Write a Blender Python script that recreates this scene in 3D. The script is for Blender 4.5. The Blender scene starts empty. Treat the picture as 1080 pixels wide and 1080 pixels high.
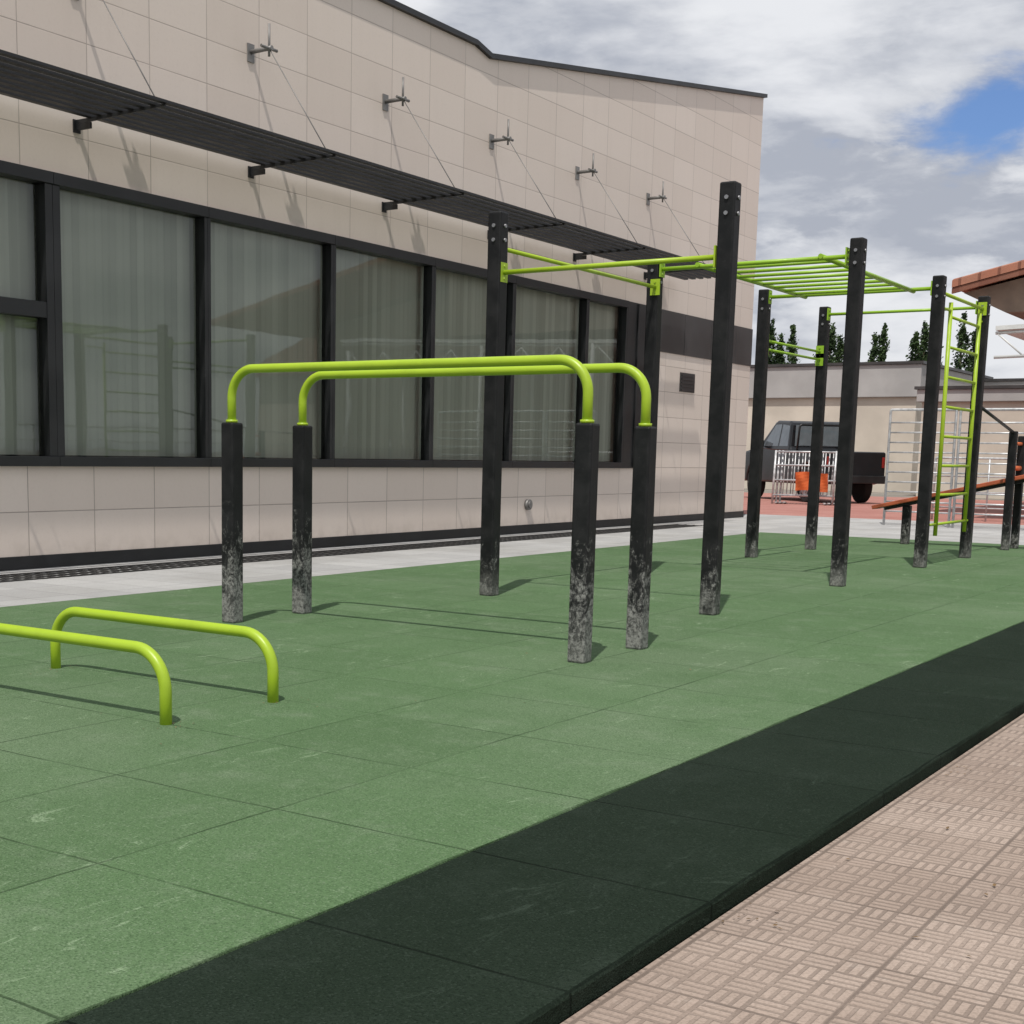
import bpy, bmesh, math, random
from mathutils import Vector, Matrix, noise
random.seed(7)
sc=bpy.context.scene
COL=sc.collection
sc.view_settings.view_transform='Standard'; sc.view_settings.look='None'; sc.view_settings.exposure=0

# ---------------------------------------------------------------- nodes
class NT:
    def __init__(s,name):
        s.m=bpy.data.materials.new(name); s.m.use_nodes=True; s.t=s.m.node_tree; s.t.nodes.clear()
        s.out=s.t.nodes.new("ShaderNodeOutputMaterial"); s.b=s.t.nodes.new("ShaderNodeBsdfPrincipled")
        s.t.links.new(s.b.outputs[0],s.out.inputs[0])
    def put(s,sock,v):
        if v is None: return
        if isinstance(v,bpy.types.NodeSocket): s.t.links.new(v,sock)
        else:
            if isinstance(v,(tuple,list)) and len(v)==3 and sock.type=='RGBA': v=(*v,1)
            sock.default_value=v
    def math(s,op,a,b=None,c=None,clamp=False):
        n=s.t.nodes.new("ShaderNodeMath"); n.operation=op; n.use_clamp=clamp
        s.put(n.inputs[0],a); s.put(n.inputs[1],b)
        if c is not None: s.put(n.inputs[2],c)
        return n.outputs[0]
    def pos(s):
        return s.t.nodes.new("ShaderNodeNewGeometry").outputs["Position"]
    def objc(s):
        return s.t.nodes.new("ShaderNodeTexCoord").outputs["Object"]
    def sep(s,v):
        n=s.t.nodes.new("ShaderNodeSeparateXYZ"); s.put(n.inputs[0],v); return n.outputs
    def comb(s,x,y,z=0.0):
        n=s.t.nodes.new("ShaderNodeCombineXYZ"); s.put(n.inputs[0],x); s.put(n.inputs[1],y); s.put(n.inputs[2],z); return n.outputs[0]
    def noise(s,v,scale,detail=4,rough=.55,dist=0):
        n=s.t.nodes.new("ShaderNodeTexNoise"); s.put(n.inputs["Vector"],v); n.inputs["Scale"].default_value=scale
        n.inputs["Detail"].default_value=detail; n.inputs["Roughness"].default_value=rough; n.inputs["Distortion"].default_value=dist
        return n.outputs[0]
    def voro(s,v,scale):
        n=s.t.nodes.new("ShaderNodeTexVoronoi"); s.put(n.inputs["Vector"],v); n.inputs["Scale"].default_value=scale
        return n.outputs["Distance"],s.sep(n.outputs["Color"])[0]
    def white(s,v):
        n=s.t.nodes.new("ShaderNodeTexWhiteNoise"); s.put(n.inputs[0],v); return n.outputs["Value"]
    def remap(s,v,a,b,c=0.,d=1.,smooth=True):
        n=s.t.nodes.new("ShaderNodeMapRange"); n.interpolation_type='SMOOTHSTEP' if smooth else 'LINEAR'
        s.put(n.inputs[0],v)
        for i,x in enumerate((a,b,c,d)): s.put(n.inputs[i+1],x)
        return n.outputs[0]
    def mix(s,f,a,b,mode='MIX'):
        n=s.t.nodes.new("ShaderNodeMix"); n.data_type='RGBA'; n.blend_type=mode
        s.put(n.inputs[0],f); s.put(n.inputs[6],a); s.put(n.inputs[7],b); return n.outputs[2]
    def mixf(s,f,a,b):
        n=s.t.nodes.new("ShaderNodeMix"); n.data_type='FLOAT'; s.put(n.inputs[0],f); s.put(n.inputs[2],a); s.put(n.inputs[3],b); return n.outputs[0]
    def scale(s,v,k):
        n=s.t.nodes.new("ShaderNodeVectorMath"); n.operation='MULTIPLY'; s.put(n.inputs[0],v); n.inputs[1].default_value=k; return n.outputs[0]
    def dist(s,v,k):
        n=s.t.nodes.new("ShaderNodeVectorMath"); n.operation='DISTANCE'; s.put(n.inputs[0],v); n.inputs[1].default_value=k; return n.outputs["Value"]
    def bump(s,h,strength=.3,dist=.01,prev=None):
        n=s.t.nodes.new("ShaderNodeBump"); s.put(n.inputs["Height"],h); n.inputs["Strength"].default_value=strength; n.inputs["Distance"].default_value=dist
        if prev is not None: s.put(n.inputs["Normal"],prev)
        return n.outputs[0]
    def fin(s,col=None,rough=.6,metal=0.,normal=None,spec=None):
        s.put(s.b.inputs["Base Color"],col); s.put(s.b.inputs["Roughness"],rough); s.put(s.b.inputs["Metallic"],metal)
        if normal is not None: s.put(s.b.inputs["Normal"],normal)
        if spec is not None: s.b.inputs["Specular IOR Level"].default_value=spec
        return s.m
    def line(s,c,size,off,w,soft=1.6):
        u=s.math('DIVIDE',s.math('SUBTRACT',c,off),size)
        fr=s.math('FRACT',u); d=s.math('MULTIPLY',s.math('MINIMUM',fr,s.math('SUBTRACT',1.0,fr)),size)
        return s.remap(d,w*.5,w*.5*soft,1.,0.), s.math('FLOOR',u)

def simple(name,col,rough=.5,metal=0.,var=.12,sc_=6.,bump=0.0,spec=None):
    t=NT(name); p=t.objc(); n=t.noise(p,sc_,5)
    f=t.remap(n,.3,.7)
    c=t.mix(f,tuple(x*(1-var) for x in col),tuple(min(1,x*(1+var)) for x in col))
    nr=t.bump(t.noise(p,sc_*8,3),bump,.01) if bump else None
    return t.fin(c,t.remap(n,.3,.7,max(0,rough-.06),rough+.06),metal,nr,spec)

# --- rubber mats
def rubber(name,base,light,dark,dust=.5,jk=.55):
    t=NT(name); p=t.pos(); x,y,z=t.sep(p)[:3]
    wob=t.math('MULTIPLY',t.math('SUBTRACT',t.noise(p,2.3,3),.5),.022)
    xw=t.math('ADD',x,wob); yw=t.math('ADD',y,wob)
    lx,ix=t.line(xw,.6867,-1.915,.004,3.0); ly,iy=t.line(yw,.6867,2.27,.004,3.0)
    j=t.math('MAXIMUM',lx,ly)
    jn=t.remap(t.noise(p,2.2,4,.6),.35,.62,.30,1.)
    j=t.math('MULTIPLY',j,jn)
    cell=t.white(t.comb(ix,iy,3.))
    big=t.noise(p,.55,6,.6); mid=t.noise(p,3.5,7,.68); gr=t.noise(p,150,2,.7); gr2=t.noise(p,42,4,.75)
    vd,vc=t.voro(p,210)
    c=t.mix(cell,tuple(v*.92 for v in base),tuple(v*1.06 for v in base))
    c=t.mix(t.math('MULTIPLY',t.remap(big,.42,.66),dust*.6),c,light)
    c=t.mix(t.math('MULTIPLY',t.remap(mid,.50,.70),dust*.8),c,light)
    c=t.mix(t.math('MULTIPLY',t.remap(mid,.30,.46,1.,0.),.35),c,tuple(v*.75 for v in base))
    st=t.math('MULTIPLY',t.remap(t.noise(p,11,6,.8,1.8),.58,.72),dust*.8)
    c=t.mix(st,c,tuple(v*1.4 for v in light))
    sc1=t.math('MULTIPLY',t.remap(t.noise(t.scale(p,(1.,.35,1)),6,7,.8,2.5),.57,.67),t.remap(t.noise(p,.9,3),.42,.56))
    c=t.mix(t.math('MULTIPLY',sc1,dust),c,tuple(v*1.65 for v in light))
    sc2=t.math('MULTIPLY',t.remap(t.noise(t.scale(p,(.4,1.,1)),13,8,.85,3.),.59,.67),t.remap(t.noise(p,1.6,3),.46,.58))
    c=t.mix(t.math('MULTIPLY',sc2,dust),c,tuple(v*1.75 for v in light))
    c=t.mix(t.math('MULTIPLY',t.remap(vc,.0,1.,.0,.65),t.remap(gr,.35,.6)),c,dark)
    c=t.mix(t.math('MULTIPLY',t.remap(vc,.88,.95),.4),c,tuple(v*1.4 for v in light))
    c=t.mix(t.math('MULTIPLY',t.remap(gr2,.55,.70),.35),c,dark)
    c=t.mix(t.math('MULTIPLY',j,jk),c,tuple(v*.5 for v in dark))
    h=t.math('SUBTRACT',t.math('ADD',t.math('MULTIPLY',vd,.5),t.math('MULTIPLY',gr2,.5)),t.math('MULTIPLY',j,1.0))
    lump=t.bump(t.noise(p,1.4,4),.35,.03)
    return t.fin(c,.95,0,t.bump(h,.55,.008,lump),.06)
M_GREEN=rubber("green_rubber",(.094,.160,.076),(.160,.214,.136),(.028,.057,.024),.70,.62)
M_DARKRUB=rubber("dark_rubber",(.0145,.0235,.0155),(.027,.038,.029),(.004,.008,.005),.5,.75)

# --- facade
def facade():
    t=NT("facade_tile"); p=t.pos(); x,y,z=t.sep(p)[:3]
    ly,iy=t.line(y,.772,8.0,.006,2.0); lz,iz=t.line(z,.42,.05,.006,2.0)
    j=t.math('MAXIMUM',ly,lz); cell=t.white(t.comb(iy,iz,1.))
    c=t.mix(cell,(.660,.575,.510),(.705,.620,.555))
    s=t.noise(t.scale(p,(1,3.2,.35)),1.3,6,.6)
    c=t.mix(t.math('MULTIPLY',t.remap(s,.45,.75),.10),c,(.54,.46,.40))
    low=t.remap(z,.02,.30,1.,0.)
    c=t.mix(t.math('MULTIPLY',low,t.remap(t.noise(p,5,5),.35,.7,.05,.35)),c,(.32,.27,.22))
    c=t.mix(t.math('MULTIPLY',t.remap(t.noise(p,30,5,.7),.5,.7),.12),c,(.45,.38,.33))
    jk=t.math('MULTIPLY',t.remap(z,.9,3.4,.75,.55),t.remap(t.noise(p,1.1,3),.3,.7,.8,1.1))
    c=t.mix(t.math('MULTIPLY',j,jk),c,(.20,.168,.148))
    n=t.bump(t.math('SUBTRACT',t.math('MULTIPLY',cell,.3),j),.35,.005)
    n=t.bump(t.noise(p,1.6,2),.08,.03,n)
    return t.fin(c,.48,0,n,.35)
M_FACADE=facade()
def concrete():
    t=NT("concrete_paving"); p=t.pos(); x,y,z=t.sep(p)[:3]
    lx,ix=t.line(x,.6,-7.43,.006,2); ly,iy=t.line(y,.4,0.,.006,2)
    j=t.math('MAXIMUM',lx,ly); cell=t.white(t.comb(ix,iy,2.))
    c=t.mix(cell,(.34,.34,.34),(.43,.43,.425))
    c=t.mix(t.remap(t.noise(p,.7,6,.65),.4,.7,0,.6),c,(.27,.265,.25))
    c=t.mix(t.remap(t.noise(p,120,2),.4,.7,0,.35),c,(.2,.2,.2))
    c=t.mix(t.math('MULTIPLY',j,.65),c,(.14,.135,.13))
    return t.fin(c,.85,0,t.bump(t.math('SUBTRACT',t.noise(p,60,3),j),.3,.004),.3)
M_CONC=concrete()
def brown():
    t=NT("brown_grooved_paving"); p=t.pos(); x,y,z=t.sep(p)[:3]
    S=.40; Q=S/5
    lx,ix=t.line(x,S,-1.2,.004,2); ly,iy=t.line(y,S,.1,.004,2)
    qx,kx=t.line(x,Q,-1.2,.007,2.0); qy,ky=t.line(y,Q,.1,.007,2.0)
    rx,_=t.line(x,Q/3,-1.2,.006,2.0); ry,_=t.line(y,Q/3,.1,.006,2.0)
    par=t.math('MODULO',t.math('ABSOLUTE',t.math('ADD',kx,ky)),2.0)
    g=t.math('MAXIMUM',t.math('MULTIPLY',t.mixf(par,rx,ry),.85),t.math('MAXIMUM',qx,qy))
    j=t.math('MAXIMUM',lx,ly)
    cell=t.white(t.comb(ix,iy,5.)); cell2=t.white(t.comb(kx,ky,6.))
    c=t.mix(cell,(.345,.272,.226),(.405,.327,.276))
    c=t.mix(t.math('MULTIPLY',cell2,.25),c,(.26,.205,.168))
    c=t.mix(t.remap(t.noise(p,1.1,6,.7),.38,.7,0,.6),c,(.25,.192,.158))
    c=t.mix(t.remap(t.noise(p,9,6,.75),.55,.75,0,.45),c,(.45,.385,.335))
    c=t.mix(t.remap(t.noise(p,130,2),.4,.7,0,.4),c,(.17,.135,.11))
    gm=t.math('MULTIPLY',g,t.remap(t.noise(p,4,5,.65),.3,.7,.3,.65))
    c=t.mix(gm,c,(.125,.098,.082)); c=t.mix(t.math('MULTIPLY',j,.45),c,(.095,.074,.062))
    h=t.math('SUBTRACT',t.math('MULTIPLY',t.noise(p,70,3),.3),t.math('MAXIMUM',t.math('MULTIPLY',g,.8),j))
    return t.fin(c,.88,0,t.bump(h,.7,.005),.2)
M_BROWN=brown()
def ground_m(name,a,b,s=.4):
    t=NT(name); p=t.pos()
    c=t.mix(t.remap(t.noise(p,s,7,.65),.3,.7),a,b); c=t.mix(t.remap(t.noise(p,60,2),.35,.7,0,.4),c,tuple(v*.6 for v in a))
    return t.fin(c,.9,0,t.bump(t.noise(p,50,3),.3,.005),.25)
M_GROUND=ground_m("ground_surface",(.20,.185,.165),(.27,.25,.22))
M_RED=ground_m("red_paving",(.34,.15,.125),(.42,.21,.18),.9)

# --- posts
def postm(name,wear,reach):
    t=NT(name); p=t.pos(); x,y,z=t.sep(p)[:3]
    oi=t.t.nodes.new("ShaderNodeObjectInfo").outputs["Random"]
    off=t.comb(t.math('MULTIPLY',oi,7.),t.math('MULTIPLY',oi,3.),0.)
    va=t.t.nodes.new("ShaderNodeVectorMath"); va.operation='ADD'; t.put(va.inputs[0],p); t.put(va.inputs[1],off); p=va.outputs[0]
    n1=t.noise(t.scale(p,(1,1,.6)),17,9,.82,1.0); n2=t.noise(p,7,6,.7); n3=t.noise(p,140,2); n4=t.noise(p,55,5,.8)
    base=t.mix(t.remap(n2,.35,.7),(.004,.0045,.005),(.014,.014,.015))
    h=t.remap(z,.0,reach,1.,0.)
    w=t.remap(t.math('ADD',n1,t.math('MULTIPLY',h,wear)),.60,.74)
    w=t.math('MULTIPLY',w,t.remap(h,.0,.3,.06,1.))
    w=t.math('MULTIPLY',w,t.remap(n4,.40,.58,.20,1.))
    c=t.mix(t.math('MULTIPLY',w,.88),base,(.30,.30,.285))
    foot=t.math('MULTIPLY',t.remap(z,.0,.26,1.,0.),t.math('MULTIPLY',t.remap(n2,.32,.62,.10,.7),t.remap(n4,.36,.6,.4,1.)))
    c=t.mix(foot,c,(.22,.225,.205))
    c=t.mix(t.math('MULTIPLY',t.remap(n4,.62,.72),.28),c,(.11,.11,.11))
    return t.fin(c,t.remap(n2,.3,.7,.45,.65),0,t.bump(t.math('ADD',n1,t.math('MULTIPLY',n3,.4)),.35,.004),.28)
M_POST=postm("weathered_black_post",.15,.7); M_POST2=postm("worn_black_post",.23,.95)
def paint(name,col,dirt=.3):
    t=NT(name); p=t.pos(); n=t.noise(p,7,6,.65)
    c=t.mix(t.remap(n,.4,.75,0,dirt),col,tuple(v*.6 for v in col))
    c=t.mix(t.remap(t.noise(p,60,4,.7),.66,.76,0,.7),c,(.10,.12,.05))
    return t.fin(c,t.remap(n,.3,.7,.30,.50),0,t.bump(t.noise(p,35,3),.08,.002),.45)
M_LIME=paint("lime_paint",(.330,.475,.022)); M_GRN=paint("green_paint",(.255,.440,.025))
M_BLACKMET=simple("black_metal",(.010,.011,.012),.45,.0,.3,3.)
M_SLAT=simple("sunshade_metal",(.014,.014,.016),.5,.1,.3,3.)
M_ROD=simple("rod_metal",(.20,.195,.19),.5,.4,.2,5.)
M_BLACKPAN=simple("dark_panel",(.045,.042,.042),.45,.0,.25,1.2)
M_GALV=simple("galvanised_steel",(.50,.51,.52),.45,.5,.2,12.)
M_WHITE=simple("white_paint",(.62,.63,.62),.5,0,.08,3.)
M_BENCH=simple("red_bench_board",(.36,.085,.035),.5,0,.3,5.,.1)
M_STEEL=simple("bolt_steel",(.30,.30,.31),.45,.8,.1,20.)
M_TAN=simple("tan_render",(.50,.38,.25),.85,0,.1,1.,.1)
M_SOFFIT=simple("timber_soffit",(.20,.15,.115),.8,0,.2,2.)
M_BEIGE=simple("beige_render",(.54,.49,.42),.85,0,.12,.6,.1)
M_GREYR=simple("grey_roof_band",(.36,.355,.35),.8,0,.12,.8)
M_DARKIN=simple("dark_interior",(.05,.05,.045),.9)
def rooft():
    t=NT("clay_roof_tile"); p=t.pos(); x,y,z=t.sep(p)[:3]
    l,i=t.line(x,.38,0,.03,2.5); l2,i2=t.line(y,.22,0,.02,2.)
    c=t.mix(t.white(t.comb(i,i2,1.)),(.32,.125,.08),(.44,.21,.14))
    c=t.mix(t.remap(t.noise(p,3,5),.4,.7,0,.4),c,(.22,.12,.09)); c=t.mix(t.math('MULTIPLY',t.math('MAXIMUM',l,l2),.6),c,(.10,.04,.03))
    return t.fin(c,.85,0,t.bump(t.math('SUBTRACT',0.,t.math('MAXIMUM',l,l2)),.6,.02),.2)
M_ROOF=rooft()
def glassm():
    t=NT("tinted_window_glass"); t.t.nodes.remove(t.b)
    tr=t.t.nodes.new("ShaderNodeBsdfTransparent"); tr.inputs[0].default_value=(.85,.87,.84,1)
    gl=t.t.nodes.new("ShaderNodeBsdfGlossy"); gl.inputs[0].default_value=(.85,.87,.86,1); gl.inputs[1].default_value=.015
    nn=t.bump(t.noise(t.pos(),.8,2),.08,.02); t.put(gl.inputs["Normal"],nn)
    fr=t.t.nodes.new("ShaderNodeFresnel"); fr.inputs[0].default_value=1.62
    mx=t.t.nodes.new("ShaderNodeMixShader"); t.put(mx.inputs[0],fr.outputs[0]); t.t.links.new(tr.outputs[0],mx.inputs[1]); t.t.links.new(gl.outputs[0],mx.inputs[2])
    t.t.links.new(mx.outputs[0],t.out.inputs[0]); return t.m
M_GLASS=glassm()
M_CARGLASS=simple("vehicle_glass",(.16,.19,.21),.08,.4,.1)
def blindm():
    t=NT("vertical_blind_fabric"); p=t.pos(); y=t.sep(p)[1]
    i=t.math('FLOOR',t.math('DIVIDE',y,.09)); c=t.mix(t.white(t.comb(i,0.,0.)),(.56,.585,.53),(.74,.765,.70))
    return t.fin(c,.9,0,None,.1)
M_BLIND=blindm()
M_CAR=simple("dark_vehicle_paint",(.009,.010,.012),.18,0,.1,2.,0,.5)
M_TYRE=simple("tyre_rubber",(.015,.015,.015),.85)
M_RIM=simple("wheel_metal",(.35,.35,.36),.35,.8)
M_ORANGE=simple("orange_plastic",(.55,.12,.03),.5,0,.2,4.)
M_REDL=simple("red_lamp",(.22,.015,.012),.25)
M_BARK=simple("tree_bark",(.10,.075,.05),.9,0,.3,6.,.4)
def leafm():
    t=NT("tree_foliage"); p=t.pos(); c=t.mix(t.remap(t.noise(p,1.2,4),.35,.65),(.018,.036,.014),(.055,.090,.032))
    return t.fin(c,.8,0,None,.2)
M_LEAF=leafm()
M_DRY=simple("dry_leaf",(.14,.085,.035),.8,0,.4,3.)

# ---------------------------------------------------------------- mesh helpers
def obj(name,bm,mat,parent=None,bevel=0,smooth=False,**kw):
    me=bpy.data.meshes.new(name)
    if kw.pop("recalc",True): bmesh.ops.recalc_face_normals(bm,faces=bm.faces[:])
    bm.to_mesh(me); bm.free()
    for mm in (mat if isinstance(mat,(list,tuple)) else [mat]): me.materials.append(mm)
    o=bpy.data.objects.new(name,me); COL.objects.link(o)
    if parent: o.parent=parent
    if bevel:
        b=o.modifiers.new("bevel","BEVEL"); b.width=bevel; b.segments=2; b.limit_method='ANGLE'; b.angle_limit=.6
    for k,v in kw.items(): o[k]=v
    return o
def empty(name,loc,**kw):
    o=bpy.data.objects.new(name,None); o.location=loc; o.empty_display_size=.2; COL.objects.link(o)
    for k,v in kw.items(): o[k]=v
    return o
def box(bm,a,b,mi=0,M=None):
    x0,y0,z0=a; x1,y1,z1=b
    vs=[bm.verts.new((x,y,z)) for x in (x0,x1) for y in (y0,y1) for z in (z0,z1)]
    if M is not None:
        for v in vs: v.co=M@v.co
    for q in ((0,1,3,2),(4,6,7,5),(0,4,5,1),(2,3,7,6),(0,2,6,4),(1,5,7,3)):
        f=bm.faces.new([vs[i] for i in q]); f.material_index=mi
    return vs
def cyl(bm,p,q,r,seg=12,r2=None,mi=0,cap=True):
    p=Vector(p); q=Vector(q); d=(q-p); d.normalize(); r2=r if r2 is None else r2
    a=d.orthogonal().normalized(); b=d.cross(a)
    A=[];B=[]
    for i in range(seg):
        t=2*math.pi*i/seg; w=a*math.cos(t)+b*math.sin(t)
        A.append(bm.verts.new(p+w*r)); B.append(bm.verts.new(q+w*r2))
    for i in range(seg):
        f=bm.faces.new((A[i],A[(i+1)%seg],B[(i+1)%seg],B[i])); f.smooth=True; f.material_index=mi
    if cap:
        bm.faces.new(A[::-1]).material_index=mi; bm.faces.new(B).material_index=mi
def tube(bm,pts,r,seg=16,mi=0):
    pts=[Vector(p) for p in pts]; rings=[]
    t0=(pts[1]-pts[0]).normalized(); a=t0.orthogonal().normalized()
    for i,p in enumerate(pts):
        if i==0: t=t0
        elif i==len(pts)-1: t=(pts[-1]-pts[-2]).normalized()
        else: t=((pts[i]-pts[i-1]).normalized()+(pts[i+1]-pts[i]).normalized()).normalized()
        a=(a-t*a.dot(t)).normalized(); b=t.cross(a)
        rings.append([bm.verts.new(p+(a*math.cos(2*math.pi*k/seg)+b*math.sin(2*math.pi*k/seg))*r) for k in range(seg)])
    for A,B in zip(rings,rings[1:]):
        for k in range(seg):
            f=bm.faces.new((A[k],A[(k+1)%seg],B[(k+1)%seg],B[k])); f.smooth=True; f.material_index=mi
    bm.faces.new(rings[0][::-1]).material_index=mi; bm.faces.new(rings[-1]).material_index=mi
def fillet(pts,r,n=8):
    pts=[Vector(p) for p in pts]; out=[pts[0]]
    for i in range(1,len(pts)-1):
        a=(pts[i-1]-pts[i]).normalized(); b=(pts[i+1]-pts[i]).normalized(); ang=a.angle(b); d=r/math.tan(ang/2)
        p=pts[i]+a*d; q=pts[i]+b*d; c=pts[i]+(a+b).normalized()*(r/math.sin(ang/2))
        va=p-c; vb=q-c; th=va.angle(vb)
        for k in range(n+1):
            s=k/n; out.append(c+(va*math.sin((1-s)*th)+vb*math.sin(s*th))/math.sin(th))
    out.append(pts[-1]); return out
def prism(bm,poly,axis,a,b,mi=0):
    f=(lambda u,v,w:(w,u,v)) if axis=='x' else (lambda u,v,w:(u,w,v))
    A=[bm.verts.new(f(u,v,a)) for u,v in poly]; B=[bm.verts.new(f(u,v,b)) for u,v in poly]
    n=len(poly); fs=[bm.faces.new(A),bm.faces.new(B[::-1])]
    for i in range(n): fs.append(bm.faces.new((A[i],A[(i+1)%n],B[(i+1)%n],B[i])))
    for q in fs: q.material_index=mi
def sheet(name,x0,x1,y0,y1,z,mat,**kw):
    bm=bmesh.new(); bm.faces.new([bm.verts.new(c) for c in ((x0,y0,z),(x1,y0,z),(x1,y1,z),(x0,y1,z))])
    return obj(name,bm,mat,kind="structure",**kw)
def at(o,parent):
    L=Vector(parent.location)
    o.parent=parent; o.matrix_parent_inverse=Matrix.Translation(-L); return o
def atw(o,parent,world):
    o.parent=parent; o.matrix_parent_inverse=Matrix.Translation(-Vector(world)); return o

# ---------------------------------------------------------------- setting
Zp=-.045
sheet("ground",-400,400,-200,700,-.06,M_GROUND)
sheet("concrete_pavement",-10.5,-7.425,-4,26.5,Zp,M_CONC)
sheet("plaza_pavement",-7.425,6,19.12,26.5,Zp,M_CONC)
sheet("brown_pavement",-1.216,5,-4,19.12,Zp,M_BROWN)
sheet("red_pavement",-40,6,26.5,44,Zp-.004,M_RED)
bm=bmesh.new(); box(bm,(-7.42,-4,-.055),(-1.915,19.11,0)); obj("green_rubber_mat",bm,M_GREEN,bevel=.008,kind="structure")
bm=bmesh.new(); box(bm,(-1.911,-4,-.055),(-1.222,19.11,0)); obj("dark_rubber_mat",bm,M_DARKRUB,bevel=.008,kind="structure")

bm=bmesh.new()
for k in range(4):
    x=-9.62+k*.15; box(bm,(x,4,Zp+.004),(x+.03,21,Zp+.010))
y=4.
while y<21:
    box(bm,(-9.62,y,Zp+.003),(-9.14,y+.03,Zp+.008)); y+=.12
obj("drain_grate",bm,M_BLACKMET,label="long dark slotted drain grate set in the pale pavement",category="drain grate")

rl=random.Random(11); bm=bmesh.new()
def leaf(x,y,z,s):
    a=rl.uniform(0,6.28); c=Vector((math.cos(a),math.sin(a),rl.uniform(-.2,.3))); d=Vector((-math.sin(a),math.cos(a),rl.uniform(-.2,.3)))
    p=Vector((x,y,z+.25*s)); bm.faces.new([bm.verts.new(p+c*s),bm.verts.new(p+d*s*.45+Vector((0,0,.1*s))),bm.verts.new(p-c*s),bm.verts.new(p-d*s*.45)])
for k in range(90):
    x=rl.uniform(-1.15,.8); y=1.5+rl.random()*8; leaf(x,y,Zp+.004,rl.uniform(.005,.012))
for k in range(50):
    x=rl.uniform(-7.3,-2.); y=2+rl.random()*14; leaf(x,y,.004,rl.uniform(.004,.010))
for cx0,cy0 in ((-3.765,3.64),(-3.765,4.26),(-5.15,4.26),(-1.2,3.),(-1.18,5.)):
    for k in range(16): leaf(cx0+abs(rl.gauss(0,.07)),cy0+rl.gauss(0,.07),.003 if cx0<-1.3 else Zp+.004,rl.uniform(.004,.008))
obj("leaf_litter",bm,M_DRY,recalc=False,kind="stuff",label="tiny dry leaves scattered on the mats and paving",category="leaves")

# ---------------------------------------------------------------- big building
FX=-10.0
B=empty("office_building",(-12,14,Zp),label="beige tiled building with dark window band and slatted sunshade",category="building")
def bpart(name,bm,mat,**kw): return at(obj(name,bm,mat,**kw),B)
W1=20.35; ZS,ZT=.90,3.46
bm=bmesh.new()
prism(bm,[(2.0,ZT),(24.8,ZT),(24.8,7.62),(15.5,6.12),(15.15,6.2),(2.0,6.2)],'x',-22,FX)
box(bm,(-22,W1,Zp),(FX,24.8,ZT-.0005))
box(bm,(-10.35,2.0,Zp+.12),(FX,W1-.001,ZS))
bpart("wall",bm,M_FACADE)
bm=bmesh.new(); box(bm,(-10.3,2.0,Zp-.004),(FX+.012,24.81,Zp+.12)); bpart("plinth",bm,M_BLACKMET,bevel=.004)
bm=bmesh.new()
def cop(y0,z0,y1,z1): prism(bm,[(y0,z0+.002),(y1,z1+.002),(y1,z1+.065),(y0,z0+.065)],'x',-10.4,FX+.05)
cop(2.0,6.2,15.15,6.2); cop(15.15,6.2,15.5,6.12); cop(15.5,6.12,24.86,7.63)
bpart("roof_coping",bm,M_BLACKMET)
bm=bmesh.new(); box(bm,(-12.5,2.0,.85),(-12.4,W1,ZT)); box(bm,(-12.4,2.0,.80),(-10.36,W1,.88)); bpart("interior_wall",bm,M_DARKIN)
bm=bmesh.new()
y=W1+.32
while y<24.7:
    y2=min(y+1.12,24.805); box(bm,(FX-.02,y+.006,2.79),(FX+.018,y2-.006,3.47)); y=y2
bpart("dark_cladding_band",bm,M_BLACKPAN,bevel=.003)
bm=bmesh.new(); box(bm,(FX-.02,21.70,2.18),(FX+.02,22.28,2.50)); 
for k in range(5): box(bm,(FX+.0195,21.73,2.20+k*.06),(FX+.032,22.25,2.225+k*.06))
bpart("wall_vent",bm,M_BLACKPAN)
bm=bmesh.new(); cyl(bm,(FX-.01,16.75,.36),(FX+.05,16.75,.36),.075,20); cyl(bm,(FX+.05,16.75,.36),(FX+.065,16.75,.36),.05,20)
bpart("wall_outlet",bm,M_ROD)
mull=[2.1,4.3,6.3,8.32,10.28,12.30,14.29,16.22,18.32,19.62]
for i in range(len(mull)-1):
    a,b=mull[i],mull[i+1]
    WL=(FX,(a+b)/2,ZS)
    wdn=empty("window",WL); at(wdn,B)
    def wp(name,bm,mat,**kw): return atw(obj(name,bm,mat,**kw),wdn,WL)
    wl=.085 if a==8.32 else .045; wr=.085 if b==8.32 else .045
    bm=bmesh.new(); x0,x1=FX-.10,FX+.035
    box(bm,(x0,a+.001,ZS+.07),(x1,a+wl,ZT-.09)); box(bm,(x0,b-wr,ZS+.07),(x1,b-.001,ZT-.09))
    box(bm,(x0,a+.001,ZT-.09),(x1+.02,b-.001,ZT+.015)); box(bm,(x0,a+.001,ZS-.02),(x1+.03,b-.001,ZS+.07))
    if b<=8.33: box(bm,(x0+.005,a+wl,2.20),(x1-.005,b-wr,2.34))
    wp("frame",bm,M_BLACKMET,bevel=.004)
    bm=bmesh.new(); bm.faces.new([bm.verts.new((FX-.045,yy,zz)) for yy,zz in ((a+wl-.01,ZS+.06),(b-wr+.01,ZS+.06),(b-wr+.01,ZT-.08),(a+wl-.01,ZT-.08))])
    wp("glass",bm,M_GLASS)
    bm=bmesh.new(); y=a+.02
    while y<b-.02:
        w=.09; tw=.014+random.uniform(-.003,.003)
        p=[(FX-.20-tw,y),(FX-.197,y+w*.5),(FX-.20+tw,y+w*1.04)]
        lo=[bm.verts.new((px,py,ZS+.08)) for px,py in p]; hi=[bm.verts.new((px,py,ZT-.03)) for px,py in p]
        bm.faces.new((lo[0],lo[1],hi[1],hi[0])); bm.faces.new((lo[1],lo[2],hi[2],hi[1]))
        y+=w
    wp("vertical_blind",bm,M_BLIND)
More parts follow.
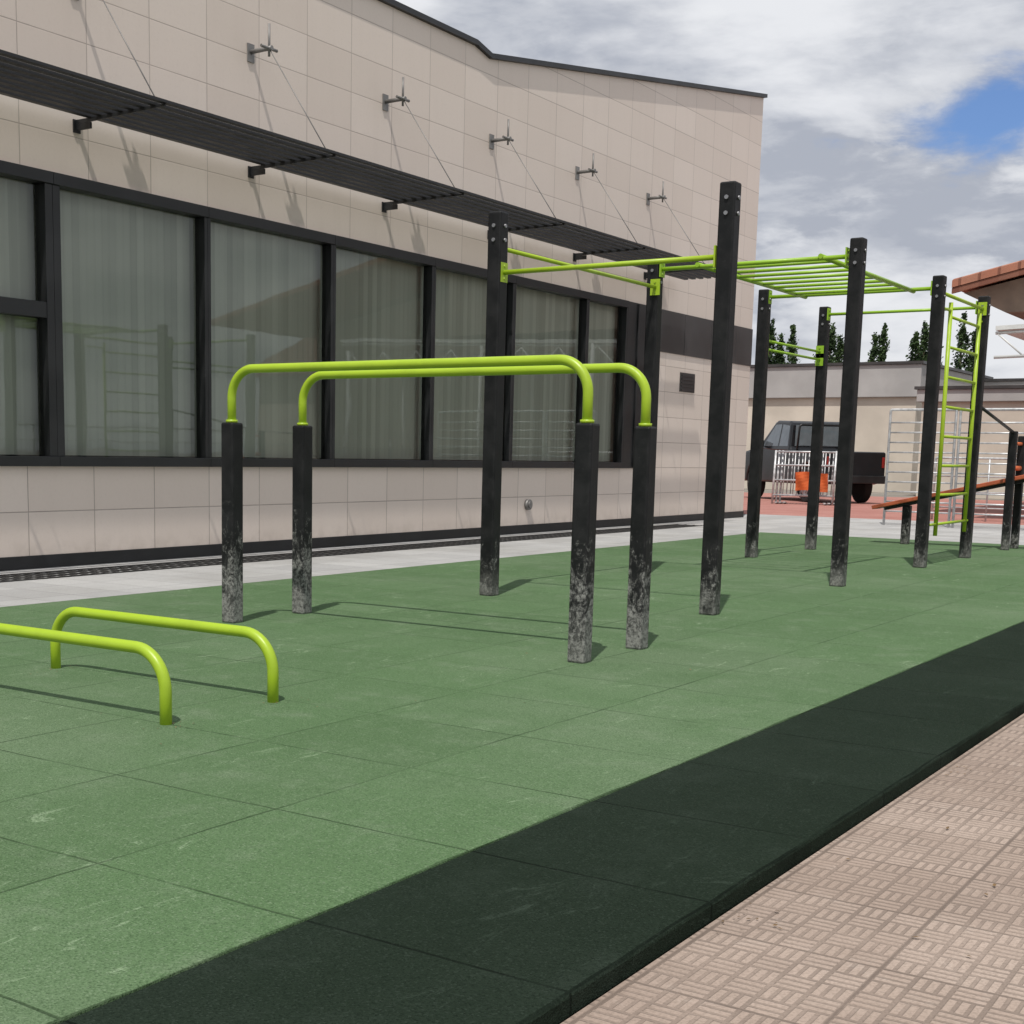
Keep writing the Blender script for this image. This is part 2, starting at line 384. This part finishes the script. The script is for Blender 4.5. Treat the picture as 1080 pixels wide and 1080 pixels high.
bm=bmesh.new(); box(bm,(FX-.10,19.622,ZS-.02),(FX+.035,20.36,ZT+.015)); box(bm,(FX+.0345,19.95,ZS),(FX+.06,20.0,ZT)); bpart("end_jamb",bm,M_BLACKMET,bevel=.004)
SL=(FX,12,4.0)
SH=empty("sunshade",SL); at(SH,B)
def sp(name,bm,mat,**kw): return atw(obj(name,bm,mat,**kw),SH,SL)
for k in range(8):
    x=-9.85+k*.136
    bm=bmesh.new(); box(bm,(x,2.2,3.985),(x+.064,21.4,4.008)); sp("slat",bm,M_SLAT)
arms=[4.0+2.317*k for k in range(8)]
for y in arms:
    bm=bmesh.new(); prism(bm,[(-9.999,3.945),(-9.999,3.983),(-8.86,3.983),(-8.86,3.965)],'y',y-.008,y+.008)
    box(bm,(-9.999,y-.04,3.87),(-9.985,y+.04,3.984)); box(bm,(-9.986,y-.010,3.89),(-9.80,y+.010,3.944))
    sp("bracket_arm",bm,M_BLACKMET)
    bm=bmesh.new(); box(bm,(-9.999,y-.05,5.02),(-9.985,y+.05,5.20)); cyl(bm,(-9.985,y,5.12),(-9.70,y,5.12),.024,8)
    cyl(bm,(-9.74,y,5.04),(-9.74,y,5.36),.013,8); cyl(bm,(-9.74,y-.12,5.12),(-9.74,y+.12,5.12),.017,8)
    sp("wall_bracket",bm,M_ROD)
    bm=bmesh.new(); cyl(bm,(-9.74,y,5.12),(-8.95,y,4.0),.0055,8); sp("tie_rod",bm,M_ROD)

# ---------------------------------------------------------------- posts & bars
def post(x,y,h,s,parent,name="post",mat=None):
    bm=bmesh.new(); box(bm,(-s/2,-s/2,0),(s/2,s/2,h)); 
    o=obj(name,bm,mat or M_POST,bevel=.012); o.parent=parent; o.location=(x-parent.location.x,y-parent.location.y,-.002-parent.location.z)
    o.rotation_euler=(random.uniform(-.004,.004),random.uniform(-.004,.004),random.uniform(-.03,.03)); return o
for y in (6.13,6.79):
    P=empty("parallel_bar",(-4.54,y,0),label="lime green tube bar on two worn black posts",category="exercise bar",group="pair of parallel bars on the green mat")
    x0,x1=-5.75,-3.32
    post(x0,y,1.22,.098,P,mat=M_POST2); post(x1,y,1.22,.098,P,mat=M_POST2)
    bm=bmesh.new(); tube(bm,fillet([(x0,y,1.15),(x0,y,1.535),(x1,y,1.535),(x1,y,1.15)],.17,12),.0265,20)
    at(obj("handrail_tube",bm,M_LIME),P)
    for x in (x0,x1):
        bm=bmesh.new(); cyl(bm,(x,y,1.2175),(x,y,1.235),.036,20); at(obj("collar",bm,M_LIME),P)
for y in (3.64,4.26):
    x0,x1=-5.15,-3.765
    bm=bmesh.new(); tube(bm,fillet([(x0,y,-.04),(x0,y,.285),(x1,y,.285),(x1,y,-.04)],.16,12),.024,20)
    obj("push_up_bar",bm,M_LIME,label="low lime green push-up bar fixed into the mat",category="exercise bar",group="pair of low push-up bars on the green mat")
R=empty("workout_rig",(-4.65,12.3,0),label="tall black post workout rig with green pull-up bars and monkey bars",category="exercise rig")
XL,XR=-5.53,-3.74; Y1,Y2,Y3,Y4=8.64,11.40,14.08,15.92
S=.112
bmb=bmesh.new(); cyl(bmb,(0,0,-.002),(0,0,.012),.014,8); bolt_me=bpy.data.meshes.new("bolt"); bmb.to_mesh(bolt_me); bolt_me.materials.append(M_STEEL)
for x,y,h in ((XL+.06,Y1,2.80),(XR+.05,Y1,2.84),(XL,Y2,2.81),(XR+.02,Y2,2.86),(XL-.03,Y3,2.83),(XR-.03,Y3,2.87),(XL-.02,Y4,2.83),(XR-.04,Y4,2.86)):
    o=post(x,y,h,S,R)
    for zz in (h-.10,h-.20):
        for loc,rot in (((S/2,0,zz),(0,math.pi/2,0)),((0,-S/2,zz),(math.pi/2,0,0))):
            q=bpy.data.objects.new("bolt",bolt_me); COL.objects.link(q); q.parent=o; q.location=loc; q.rotation_euler=rot
def bar(name,pts,r=.017,mat=M_GRN,plates=()):
    bm=bmesh.new(); tube(bm,pts,r,14)
    for (x,y,z,ax) in plates:
        a=(.006,.045,.07) if ax=='x' else (.045,.006,.07)
        box(bm,(x-a[0],y-a[1],z-a[2]),(x+a[0],y+a[1],z+a[2]))
        for dz in (-.045,.045):
            d=Vector((.014,0,0)) if ax=='x' else Vector((0,.014,0)); c=Vector((x,y,z+dz)); cyl(bm,c-d,c+d,.010,8)
    return at(obj(name,bm,mat),R)
h=S/2
def barx(z,y,r=.017,mat=M_GRN,xa=XL,xb=XR): return bar("pull_up_bar",[(xa+h-.004,y,z),(xb-h+.004,y,z)],r,mat,((xa+h+.006,y,z,'x'),(xb-h-.006,y,z,'x')))
def bary(z,x,ya,yb,r=.017,mat=M_GRN): return bar("pull_up_bar",[(x,ya+h-.004,z),(x,yb-h+.004,z)],r,mat,((x,ya+h+.006,z,'y'),(x,yb-h-.006,z,'y')))
barx(2.37,Y1,.018,M_LIME,XL+.06,XR+.05)
bary(2.56,XL+.03,Y1,Y2,.016,M_LIME)
MA,MB=-5.12,-4.02
for x in (MA,MB): 
    bm=bmesh.new(); tube(bm,[(x,Y2-.03,2.735),(x,Y3+.03,2.735)],.021,14); at(obj("monkey_bar_rail",bm,M_GRN),R)
for k in range(8):
    y=Y2+.30+k*(Y3-Y2-.60)/7
    bm=bmesh.new(); tube(bm,[(MA+.012,y,2.735),(MB-.012,y,2.735)],.015,12); at(obj("monkey_bar_rung",bm,M_GRN),R)
barx(2.72,Y2,.019); barx(2.75,Y3,.019,M_GRN,XL-.03,XR-.03); barx(2.74,Y4,.017,M_GRN,XL-.02,XR-.04)
bary(2.31,XL-.02,Y3,Y4,.014); bary(2.22,XL-.02,Y3,Y4,.014)
bary(2.72,XR-.03,Y3,Y4,.018,M_LIME)
xx=XR-.03
for y,ya,yb in ((14.57,14.13,14.57),(15.76,15.76,15.88)):
    bm=bmesh.new(); tube(bm,[(xx,y,.30),(xx,y,2.66)],.021,12)
    for z in (.42,2.58): tube(bm,[(xx,ya,z),(xx,yb,z)],.014,8)
    at(obj("ladder_rail",bm,M_LIME),R)
for k in range(8):
    z=.42+k*.30; bm=bmesh.new(); tube(bm,[(xx,14.585,z),(xx,15.745,z)],.015,10); at(obj("ladder_rung",bm,M_LIME),R)

Bn=empty("incline_bench",(-4.5,18.0,0),label="red sloping exercise bench board on black posts",category="exercise bench")
post(-5.03,18.0,.50,.10,Bn,"leg"); post(-3.76,17.80,1.45,.09,Bn,"leg"); post(-3.74,18.22,1.40,.09,Bn,"leg")
bm=bmesh.new()
ang=math.atan2(.47,1.95); Mx=Matrix.Translation((-4.45,18.0,.70))@Matrix.Rotation(-ang,4,'Y')
for k in range(3): box(bm,(-1.02,-.155+k*.105,-.025),(1.02,-.055+k*.105,.025),0,Mx)
at(obj("bench_board",bm,M_BENCH,bevel=.008),Bn)
bm=bmesh.new(); box(bm,(-.9,-.03,-.065),(.9,.03,-.027),0,Mx); at(obj("bench_frame",bm,M_BLACKMET),Bn)
for z,r in ((1.30,.02),(1.0,.03)):
    bm=bmesh.new(); tube(bm,[(-3.76,17.80,z),(-3.74,18.22,z)],r,10); at(obj("foot_roller",bm,M_ORANGE),Bn)
bm=bmesh.new(); tube(bm,[(XR-.04,15.98,1.70),(-3.76,17.80,1.43)],.018,10); at(obj("hand_bar",bm,M_BLACKMET),Bn)

# ---------------------------------------------------------------- railing panels
def railing(x0,x1,y0,y1,zt,n,nb,label,group):
    a=Vector((x0,y0,0)); b=Vector((x1,y1,0)); L=(b-a).length; u=(b-a)/L
    E=empty("metal_railing",(x0,y0,Zp),label=label,category="railing",group=group)
    bm=bmesh.new(); z0=Zp; up=Vector((0,0,1))
    tube(bm,fillet([a+up*z0,a+up*zt,b+up*zt,b+up*z0],.03,3),.022,10)
    for k in range(1,n): p=a+u*(L*k/n); cyl(bm,p+up*z0,p+up*zt,.018,8)
    at(obj("railing_frame",bm,M_GALV),E)
    for k in range(nb):
        z=.20+k*(zt-.25)/nb; bm=bmesh.new(); tube(bm,[a+up*z,b+up*z],.014,8); at(obj("railing_bar",bm,M_GALV),E)
g="galvanised railings along the plaza"
railing(-7.15,-6.05,24.2,24.2,1.95,1,10,"tall galvanised metal railing panel with close horizontal bars",g)
railing(-5.98,-4.75,24.2,24.2,1.95,1,10,"tall galvanised metal railing panel with close horizontal bars",g)
railing(-4.68,-3.4,24.2,24.2,1.95,1,10,"tall galvanised metal railing panel with close horizontal bars",g)
railing(-7.2,-4.2,27.5,27.5,1.15,3,3,"lower galvanised railing panel standing behind the plaza",g)
railing(2.2,2.2,12,40,1.5,14,5,"long galvanised handrail beside the path",g)

# ---------------------------------------------------------------- pickup truck
TK=empty("pickup_truck",(-13.15,37.2,Zp),label="black pickup truck parked on the red paving",category="pickup truck")
def tpart(name,bm,mat,**kw): o=obj(name,bm,mat,**kw); o.parent=TK; return o
def arch(cx,r,n=8,z=.42): return [(cx+r*math.cos(math.pi*(1-k/n)),z+r*math.sin(math.pi*(1-k/n))) for k in range(n+1)]
prof=[(-2.6,.50),(-2.6,1.18),(-.62,1.20),(-.55,1.24),(-.40,1.84),(-.25,1.90),(.50,1.92),(.62,1.88),(1.38,1.30),(2.40,1.16),(2.58,1.02),(2.62,.48)]
poly=prof+([(2.62,.48)]+[(x,z) for x,z in arch(1.65,.47)][::-1]+[(x,z) for x,z in arch(-1.6,.47)][::-1])[1:]
bm=bmesh.new(); prism(bm,poly,'y',-.93,.93)
for v in bm.verts:
    if v.co.z>1.25: v.co.y*= (1-.13*(v.co.z-1.25)/.6)
tpart("body",bm,M_CAR,bevel=.05)
def yq(z): return .93*(1-.13*max(0,(z-1.25))/.6)+.006
for sgn in (-1,1):
    for poly2 in ([(-.42,1.30),(-.33,1.78),(.10,1.82),(.10,1.30)],[(.17,1.30),(.17,1.82),(.54,1.82),(1.12,1.30)]):
        bm=bmesh.new(); bm.faces.new([bm.verts.new((x,sgn*yq(z),z)) for x,z in poly2]); tpart("side_window",bm,M_CARGLASS)
    for xa in (-.50,.135,1.20):
        bm=bmesh.new(); box(bm,(xa-.006,sgn*.931-.002,.62),(xa+.006,sgn*.931+.004,1.24)); tpart("door_seam",bm,M_TYRE)
    bm=bmesh.new(); box(bm,(-.35,sgn*.94-.012,1.08),(-.15,sgn*.94+.012,1.12)); tpart("door_handle",bm,M_RIM)
bm=bmesh.new(); bm.faces.new([bm.verts.new(c) for c in ((-.565,-.78,1.30),(-.565,.78,1.30),(-.435,.70,1.80),(-.435,-.70,1.80))]); tpart("rear_window",bm,M_CARGLASS)
bm=bmesh.new(); bm.faces.new([bm.verts.new(c) for c in ((1.34,-.78,1.36),(1.34,.78,1.36),(.70,.70,1.85),(.70,-.70,1.85))]); tpart("windscreen",bm,M_CARGLASS)
for a,b in (((-2.72,-.88,.46),(-2.61,.88,.64)),((2.63,-.9,.42),(2.74,.9,.70))):
    bm=bmesh.new(); box(bm,a,b); tpart("bumper",bm,M_BLACKMET,bevel=.02)
for sgn in (-1,1):
    bm=bmesh.new(); box(bm,(-2.63,sgn*.84-.04,.82),(-2.60,sgn*.84+.04,1.06)); tpart("tail_light",bm,M_REDL,bevel=.01)
    bm=bmesh.new(); box(bm,(2.53,sgn*.72-.14,.82),(2.64,sgn*.72+.14,.98)); tpart("headlight",bm,M_WHITE,bevel=.01)
    bm=bmesh.new(); box(bm,(1.0,sgn*1.06-.12,1.28),(1.08,sgn*1.06+.10,1.44)); tpart("wing_mirror",bm,M_CAR,bevel=.02)
bm=bmesh.new(); tube(bm,fillet([(-.85,-.85,1.18),(-.85,-.80,1.80),(-.85,.80,1.80),(-.85,.85,1.18)],.08,4),.03,8); tpart("roll_bar",bm,M_BLACKMET)
for cx in (1.65,-1.6):
    for sgn in (-1,1):
        wh=empty("wheel",(cx,sgn*.82,.40)); wh.parent=TK
        bm=bmesh.new(); cyl(bm,(0,-.12,0),(0,.12,0),.40,28); o=obj("tyre",bm,M_TYRE,bevel=.03); o.parent=wh
        bm=bmesh.new(); cyl(bm,(0,sgn*.10,0),(0,sgn*.135,0),.24,20)
        for k in range(6):
            t=k*math.pi/3; cyl(bm,(.05*math.cos(t),sgn*.13,.05*math.sin(t)),(.21*math.cos(t),sgn*.145,.21*math.sin(t)),.022,6)
        o=obj("rim",bm,M_RIM); o.parent=wh
TK.rotation_euler=(0,0,math.radians(138)); TK.scale=(.94,.95,1.14)

def barrier(loc,rz,tilt,label,H=1.35):
    bm=bmesh.new(); tube(bm,[(-.75,0,0),(-.75,0,H)],.028,10); tube(bm,[(.75,0,0),(.75,0,H)],.028,10)
    for z in (.22,.60,.98,H-.03): tube(bm,[(-.75,0,z),(.75,0,z)],.024,8)
    for k in range(1,6): x=-.75+k*1.5/6; cyl(bm,(x,0,.22),(x,0,H-.03),.016,6)
    for x in (-.6,.6): box(bm,(x-.03,-.25,0),(x+.03,.25,.03))
    o=obj("crowd_barrier",bm,M_GALV,label=label,category="barrier",group="metal crowd barriers stacked beside the truck")
    o.location=loc; o.rotation_euler=(tilt,0,rz)
for k in range(3): barrier((-12.0+k*.06,33.6+k*.12,Zp),math.radians(8+k*2),math.radians(-7),"galvanised crowd barrier leaning beside the black truck")
bm=bmesh.new(); nx,nz=14,6; gr=[]
for i in range(nx+1):
    u=i/nx; gr.append([bm.verts.new(((u-.5)*.80,-.05+.02*math.sin(u*14+j*.7)-.01*j,.34+.46*j/nz+.02*math.sin(u*5))) for j in range(nz+1)])
for i in range(nx):
    for j in range(nz): bm.faces.new((gr[i][j],gr[i+1][j],gr[i+1][j+1],gr[i][j+1]))
o=obj("orange_tarpaulin",bm,M_ORANGE,label="orange plastic sheet hung on the metal crowd barriers",category="tarpaulin"); o.location=(-11.75,33.56,Zp); o.rotation_euler=(0,0,math.radians(8))

# ---------------------------------------------------------------- background buildings
def house(name,x0,x1,y0,y1,zt,mat,label,band=.5,wins=()):
    E=empty(name,((x0+x1)/2,y0,Zp),label=label,category="building")
    bm=bmesh.new(); box(bm,(x0,y0,Zp-.01),(x1,y1,zt)); at(obj("wall",bm,mat),E)
    if band:
        bm=bmesh.new(); box(bm,(x0-.15,y0-.15,zt+.002),(x1+.15,y1+.15,zt+band)); at(obj("roof",bm,M_GREYR,bevel=.02),E)
        bm=bmesh.new(); box(bm,(x0-.22,y0-.22,zt+band+.002),(x1+.22,y1+.22,zt+band+.10)); at(obj("roof_edge",bm,M_BLACKPAN),E)
    for (a,b,c,d) in wins:
        bm=bmesh.new(); box(bm,(a,y0-.03,b),(c,y0+.02,d)); at(obj("window",bm,M_CARGLASS),E)
        bm=bmesh.new()
        for q in ((a-.08,b-.08,c+.08,b),(a-.08,d,c+.08,d+.08),(a-.08,b,a,d),(c,b,c+.08,d)): box(bm,(q[0],y0-.06,q[1]),(q[2],y0+.02,q[3]))
        at(obj("window_frame",bm,M_BLACKMET),E)
    return E
house("low_building",-34,-13.9,50,60,3.35,M_BEIGE,"low beige rendered building with pale grey upper block",1.15,((-22,1.2,-20.5,2.6),))
house("tan_building",-14.6,-8,58,66,4.0,M_TAN,"tan rendered building with thin flat roof edge",.3)
house("pale_shed",-12.6,-2,46,49.7,3.0,M_BEIGE,"small pale rendered shed behind the railings",.4)
E=empty("tiled_roof_building",(0,31,Zp),label="building with overhanging reddish clay tile roof",category="building")
bm=bmesh.new(); prism(bm,[(-6.2,Zp),(8,Zp),(8,4.85),(.6,6.35),(-6.2,4.95)],'y',33.8,44); at(obj("wall",bm,M_BEIGE),E)
bm=bmesh.new()
for (xa,za,xb,zb) in ((-7.75,4.66,.6,6.55),(.6,6.55,8.9,4.7)):
    N=130; rows=[]
    for i in range(N+1):
        y=29.9+ (44.5-29.9)*i/N; w=.045*math.sin(i*math.pi/2)
        rows.append([bm.verts.new((xa,y,za+.14+w)),bm.verts.new((xb,y,zb+.14+w)),bm.verts.new((xa,y,za)),bm.verts.new((xb,y,zb))])
    for A,Bq in zip(rows,rows[1:]):
        bm.faces.new((A[0],A[1],Bq[1],Bq[0])); bm.faces.new((A[2],Bq[2],Bq[3],A[3])); bm.faces.new((A[0],Bq[0],Bq[2],A[2]))
    bm.faces.new((rows[0][0],rows[0][2],rows[0][3],rows[0][1]))
at(obj("roof",bm,M_ROOF),E)
bm=bmesh.new(); prism(bm,[(-7.75,4.54),(.6,6.43),(.6,6.54),(-7.75,4.65)],'y',29.92,30.0); at(obj("fascia_board",bm,M_ROOF),E)
bm=bmesh.new(); prism(bm,[(-7.6,4.58),(-6.75,4.15),(.6,4.15),(.6,6.35)],'y',30.3,33.79); at(obj("soffit",bm,M_SOFFIT),E)
E=empty("metal_canopy",(-4.6,28.5,Zp),label="white metal frame canopy on slim posts",category="canopy")
bm=bmesh.new(); prism(bm,[(-6.3,3.55),(2,3.83),(2,3.91),(-6.3,3.63)],'y',27.6,30.2); at(obj("canopy_roof",bm,M_WHITE),E)
bm=bmesh.new(); tube(bm,[(-6.3,27.65,3.05),(2,27.65,3.25)],.03,8); tube(bm,[(-6.3,27.65,3.50),(2,27.65,3.78)],.03,8)
k=0; x=-6.3
while x<1.8:
    cyl(bm,(x,27.65,3.05 if k%2 else 3.52),(x+.5,27.65,3.54 if k%2 else 3.08),.018,6); x+=.5; k+=1
for x in (-5.2,-2.2,1.8): cyl(bm,(x,27.65,Zp),(x,27.65,3.62),.05,12); cyl(bm,(x,30.1,Zp),(x,30.1,3.62),.05,12)
at(obj("canopy_frame",bm,M_WHITE),E)
E=empty("brick_house",(8,46,Zp),label="pale house with clay roof mirrored in the windows",category="building")
bm=bmesh.new(); box(bm,(9,40,Zp-.01),(16,62,3.9)); at(obj("wall",bm,M_BEIGE),E)
bm=bmesh.new(); prism(bm,[(8.4,3.91),(16.6,3.91),(12.5,5.6)],'y',39.5,62.5); at(obj("roof",bm,M_ROOF),E)

# ---------------------------------------------------------------- trees
def tree(x,y,h,w,seed):
    rnd=random.Random(seed)
    E=empty("poplar_tree",(x,y,-.06),label="slim pointed dark green tree rising behind the low roofs",category="tree",group="trees behind the low buildings")
    bm=bmesh.new(); cyl(bm,(0,0,0),(rnd.uniform(-.1,.1),0,h*.95),.20,8,.02)
    limbs=[]
    for k in range(24):
        fz=.20+.032*k; z=h*fz; t=k*2.4+rnd.uniform(-.4,.4); L=w*.62*(1.12-fz)*rnd.uniform(.6,1.15)
        q=Vector((L*math.cos(t),L*math.sin(t),min(h,z+L*.9))); cyl(bm,(0,0,z),q,.035,5,.010); limbs.append((q,L))
    o=obj("trunk",bm,M_BARK); o.parent=E
    bm=bmesh.new(); cl=[]
    for q,L in limbs:
        for j in range(3): cl.append((Vector((q.x*rnd.uniform(.4,1.05),q.y*rnd.uniform(.4,1.05),q.z+rnd.gauss(0,.15))),rnd.uniform(.14,.20)+.22*L))
    for j in range(8): cl.append((Vector((rnd.gauss(0,.04),rnd.gauss(0,.04),h*rnd.uniform(.88,1.03))),.10))
    for c,r in cl:
        for j in range(42):
            p=c+Vector((rnd.gauss(0,r*.45),rnd.gauss(0,r*.45),rnd.gauss(0,r*.8))); s=rnd.uniform(.04,.10)
            a=Vector((rnd.gauss(0,1),rnd.gauss(0,1),rnd.gauss(0,1))).normalized(); b=a.orthogonal().normalized()
            c2=a.cross(b)
            bm.faces.new([bm.verts.new(p+b*s),bm.verts.new(p+c2*s*.7),bm.verts.new(p-b*s),bm.verts.new(p-c2*s*.7)])
    o=obj("crown",bm,M_LEAF,recalc=False); o.parent=E
for i,(px,top,yy,w) in enumerate(((-.388,8.3,72,1.5),(-.380,7.6,73,1.3),(-.371,7.9,72,1.4),(-.349,7.3,72,1.2),(-.342,7.9,70,1.3),(-.335,7.5,72,1.3),(-.310,7.4,73,1.2),(-.304,8.0,74,1.3),(-.281,7.2,70,1.3),(-.275,7.8,72,1.5),(-.268,6.9,70,1.3),(-.249,8.6,76,1.6),(-.241,7.9,76,1.5))):
    tree(px*yy,yy,top,w,i+3)

# ---------------------------------------------------------------- light, sky
sun_dir=Vector((.17,-.47,1.0)).normalized()
sl=bpy.data.lights.new("sun","SUN"); sl.energy=3.8; sl.angle=math.radians(.55); sl.color=(1,.95,.88)
so=bpy.data.objects.new("sun",sl); so.rotation_euler=sun_dir.to_track_quat('Z','Y').to_euler(); so.location=(0,0,30); COL.objects.link(so)
w=bpy.data.worlds.new("World"); sc.world=w; w.use_nodes=True; nt=w.node_tree; nt.nodes.clear()
class W(NT):
    def __init__(s,t): s.t=t
t=W(nt)
out=nt.nodes.new("ShaderNodeOutputWorld"); bg=nt.nodes.new("ShaderNodeBackground"); nt.links.new(bg.outputs[0],out.inputs[0]); bg.inputs[1].default_value=.1
sky=nt.nodes.new("ShaderNodeTexSky"); sky.sky_type='NISHITA'; sky.sun_disc=False; sky.sun_elevation=math.asin(sun_dir.z); sky.sun_rotation=math.atan2(sun_dir.x,sun_dir.y)
tc=nt.nodes.new("ShaderNodeTexCoord").outputs["Generated"]
x,y,z=t.sep(tc)[:3]
zz=t.math('ADD',t.math('MAXIMUM',z,0.),.30)
cv=t.comb(t.math('DIVIDE',x,zz),t.math('DIVIDE',y,zz),t.math('MULTIPLY',z,3.0))
n1=t.noise(cv,1.25,9,.55,.25); n2=t.noise(cv,2.5,10,.54,.2); n3=t.noise(cv,7.0,8,.6,.2)
tcs=t.scale(tc,(1,1,2.4))
wv=t.math('ADD',t.math('MULTIPLY',t.math('SUBTRACT',n2,.5),.22),t.math('MULTIPLY',t.math('SUBTRACT',n3,.5),.22))
pd=t.math('ADD',t.dist(tcs,(-.218,.9485,.2190*2.4)),wv)
opened=t.remap(pd,-.01,.085,.92,0.)
thin=t.remap(n1,.26,.36,.35,0.)
cover=t.math('SUBTRACT',1.0,t.math('MAXIMUM',opened,thin),clamp=True)
dk=t.math('ADD',t.dist(t.scale(tc,(1,1,3.2)),(-.285,.9425,.160*3.2)),t.math('MULTIPLY',wv,1.5))
dark=t.remap(dk,.02,.21,.85,0.)
shade=t.math('SUBTRACT',t.remap(n2,.38,.60),dark,clamp=True)
cc=t.mix(shade,(4.2,4.5,5.2),(8.1,8.25,8.6))
cc=t.mix(t.math('MULTIPLY',t.remap(n3,.45,.65),.28),cc,(8.8,8.9,9.1))
cc=t.mix(t.remap(z,.02,.12,.5,0.),cc,(7.4,7.6,7.9))
skc=t.mix(1.0,sky.outputs[0],(.66,.88,1.25),'MULTIPLY')
nt.links.new(t.mix(cover,skc,cc),bg.inputs[0])

# ---------------------------------------------------------------- camera
f,yaw,pitch,roll,cx,cy=1430.1,.60911,-.14164,.01735,451.0,682.8
fw=Vector((-math.sin(yaw)*math.cos(pitch),math.cos(yaw)*math.cos(pitch),math.sin(pitch)))
r0=Vector((math.cos(yaw),math.sin(yaw),0)); u0=r0.cross(fw)
r=r0*math.cos(roll)+u0*math.sin(roll); u=-r0*math.sin(roll)+u0*math.cos(roll)
cam=bpy.data.cameras.new("camera"); co=bpy.data.objects.new("camera",cam); COL.objects.link(co)
Mx=Matrix.Identity(4)
for i in range(3): Mx[i][0]=r[i]; Mx[i][1]=u[i]; Mx[i][2]=-fw[i]
Mx.translation=Vector((0,0,1.05)); co.matrix_world=Mx
cam.sensor_width=36; cam.lens=f/1080*36; cam.shift_x=(540-cx)/1080; cam.shift_y=(cy-540)/1080; cam.clip_start=.05; cam.clip_end=2000
sc.camera=co
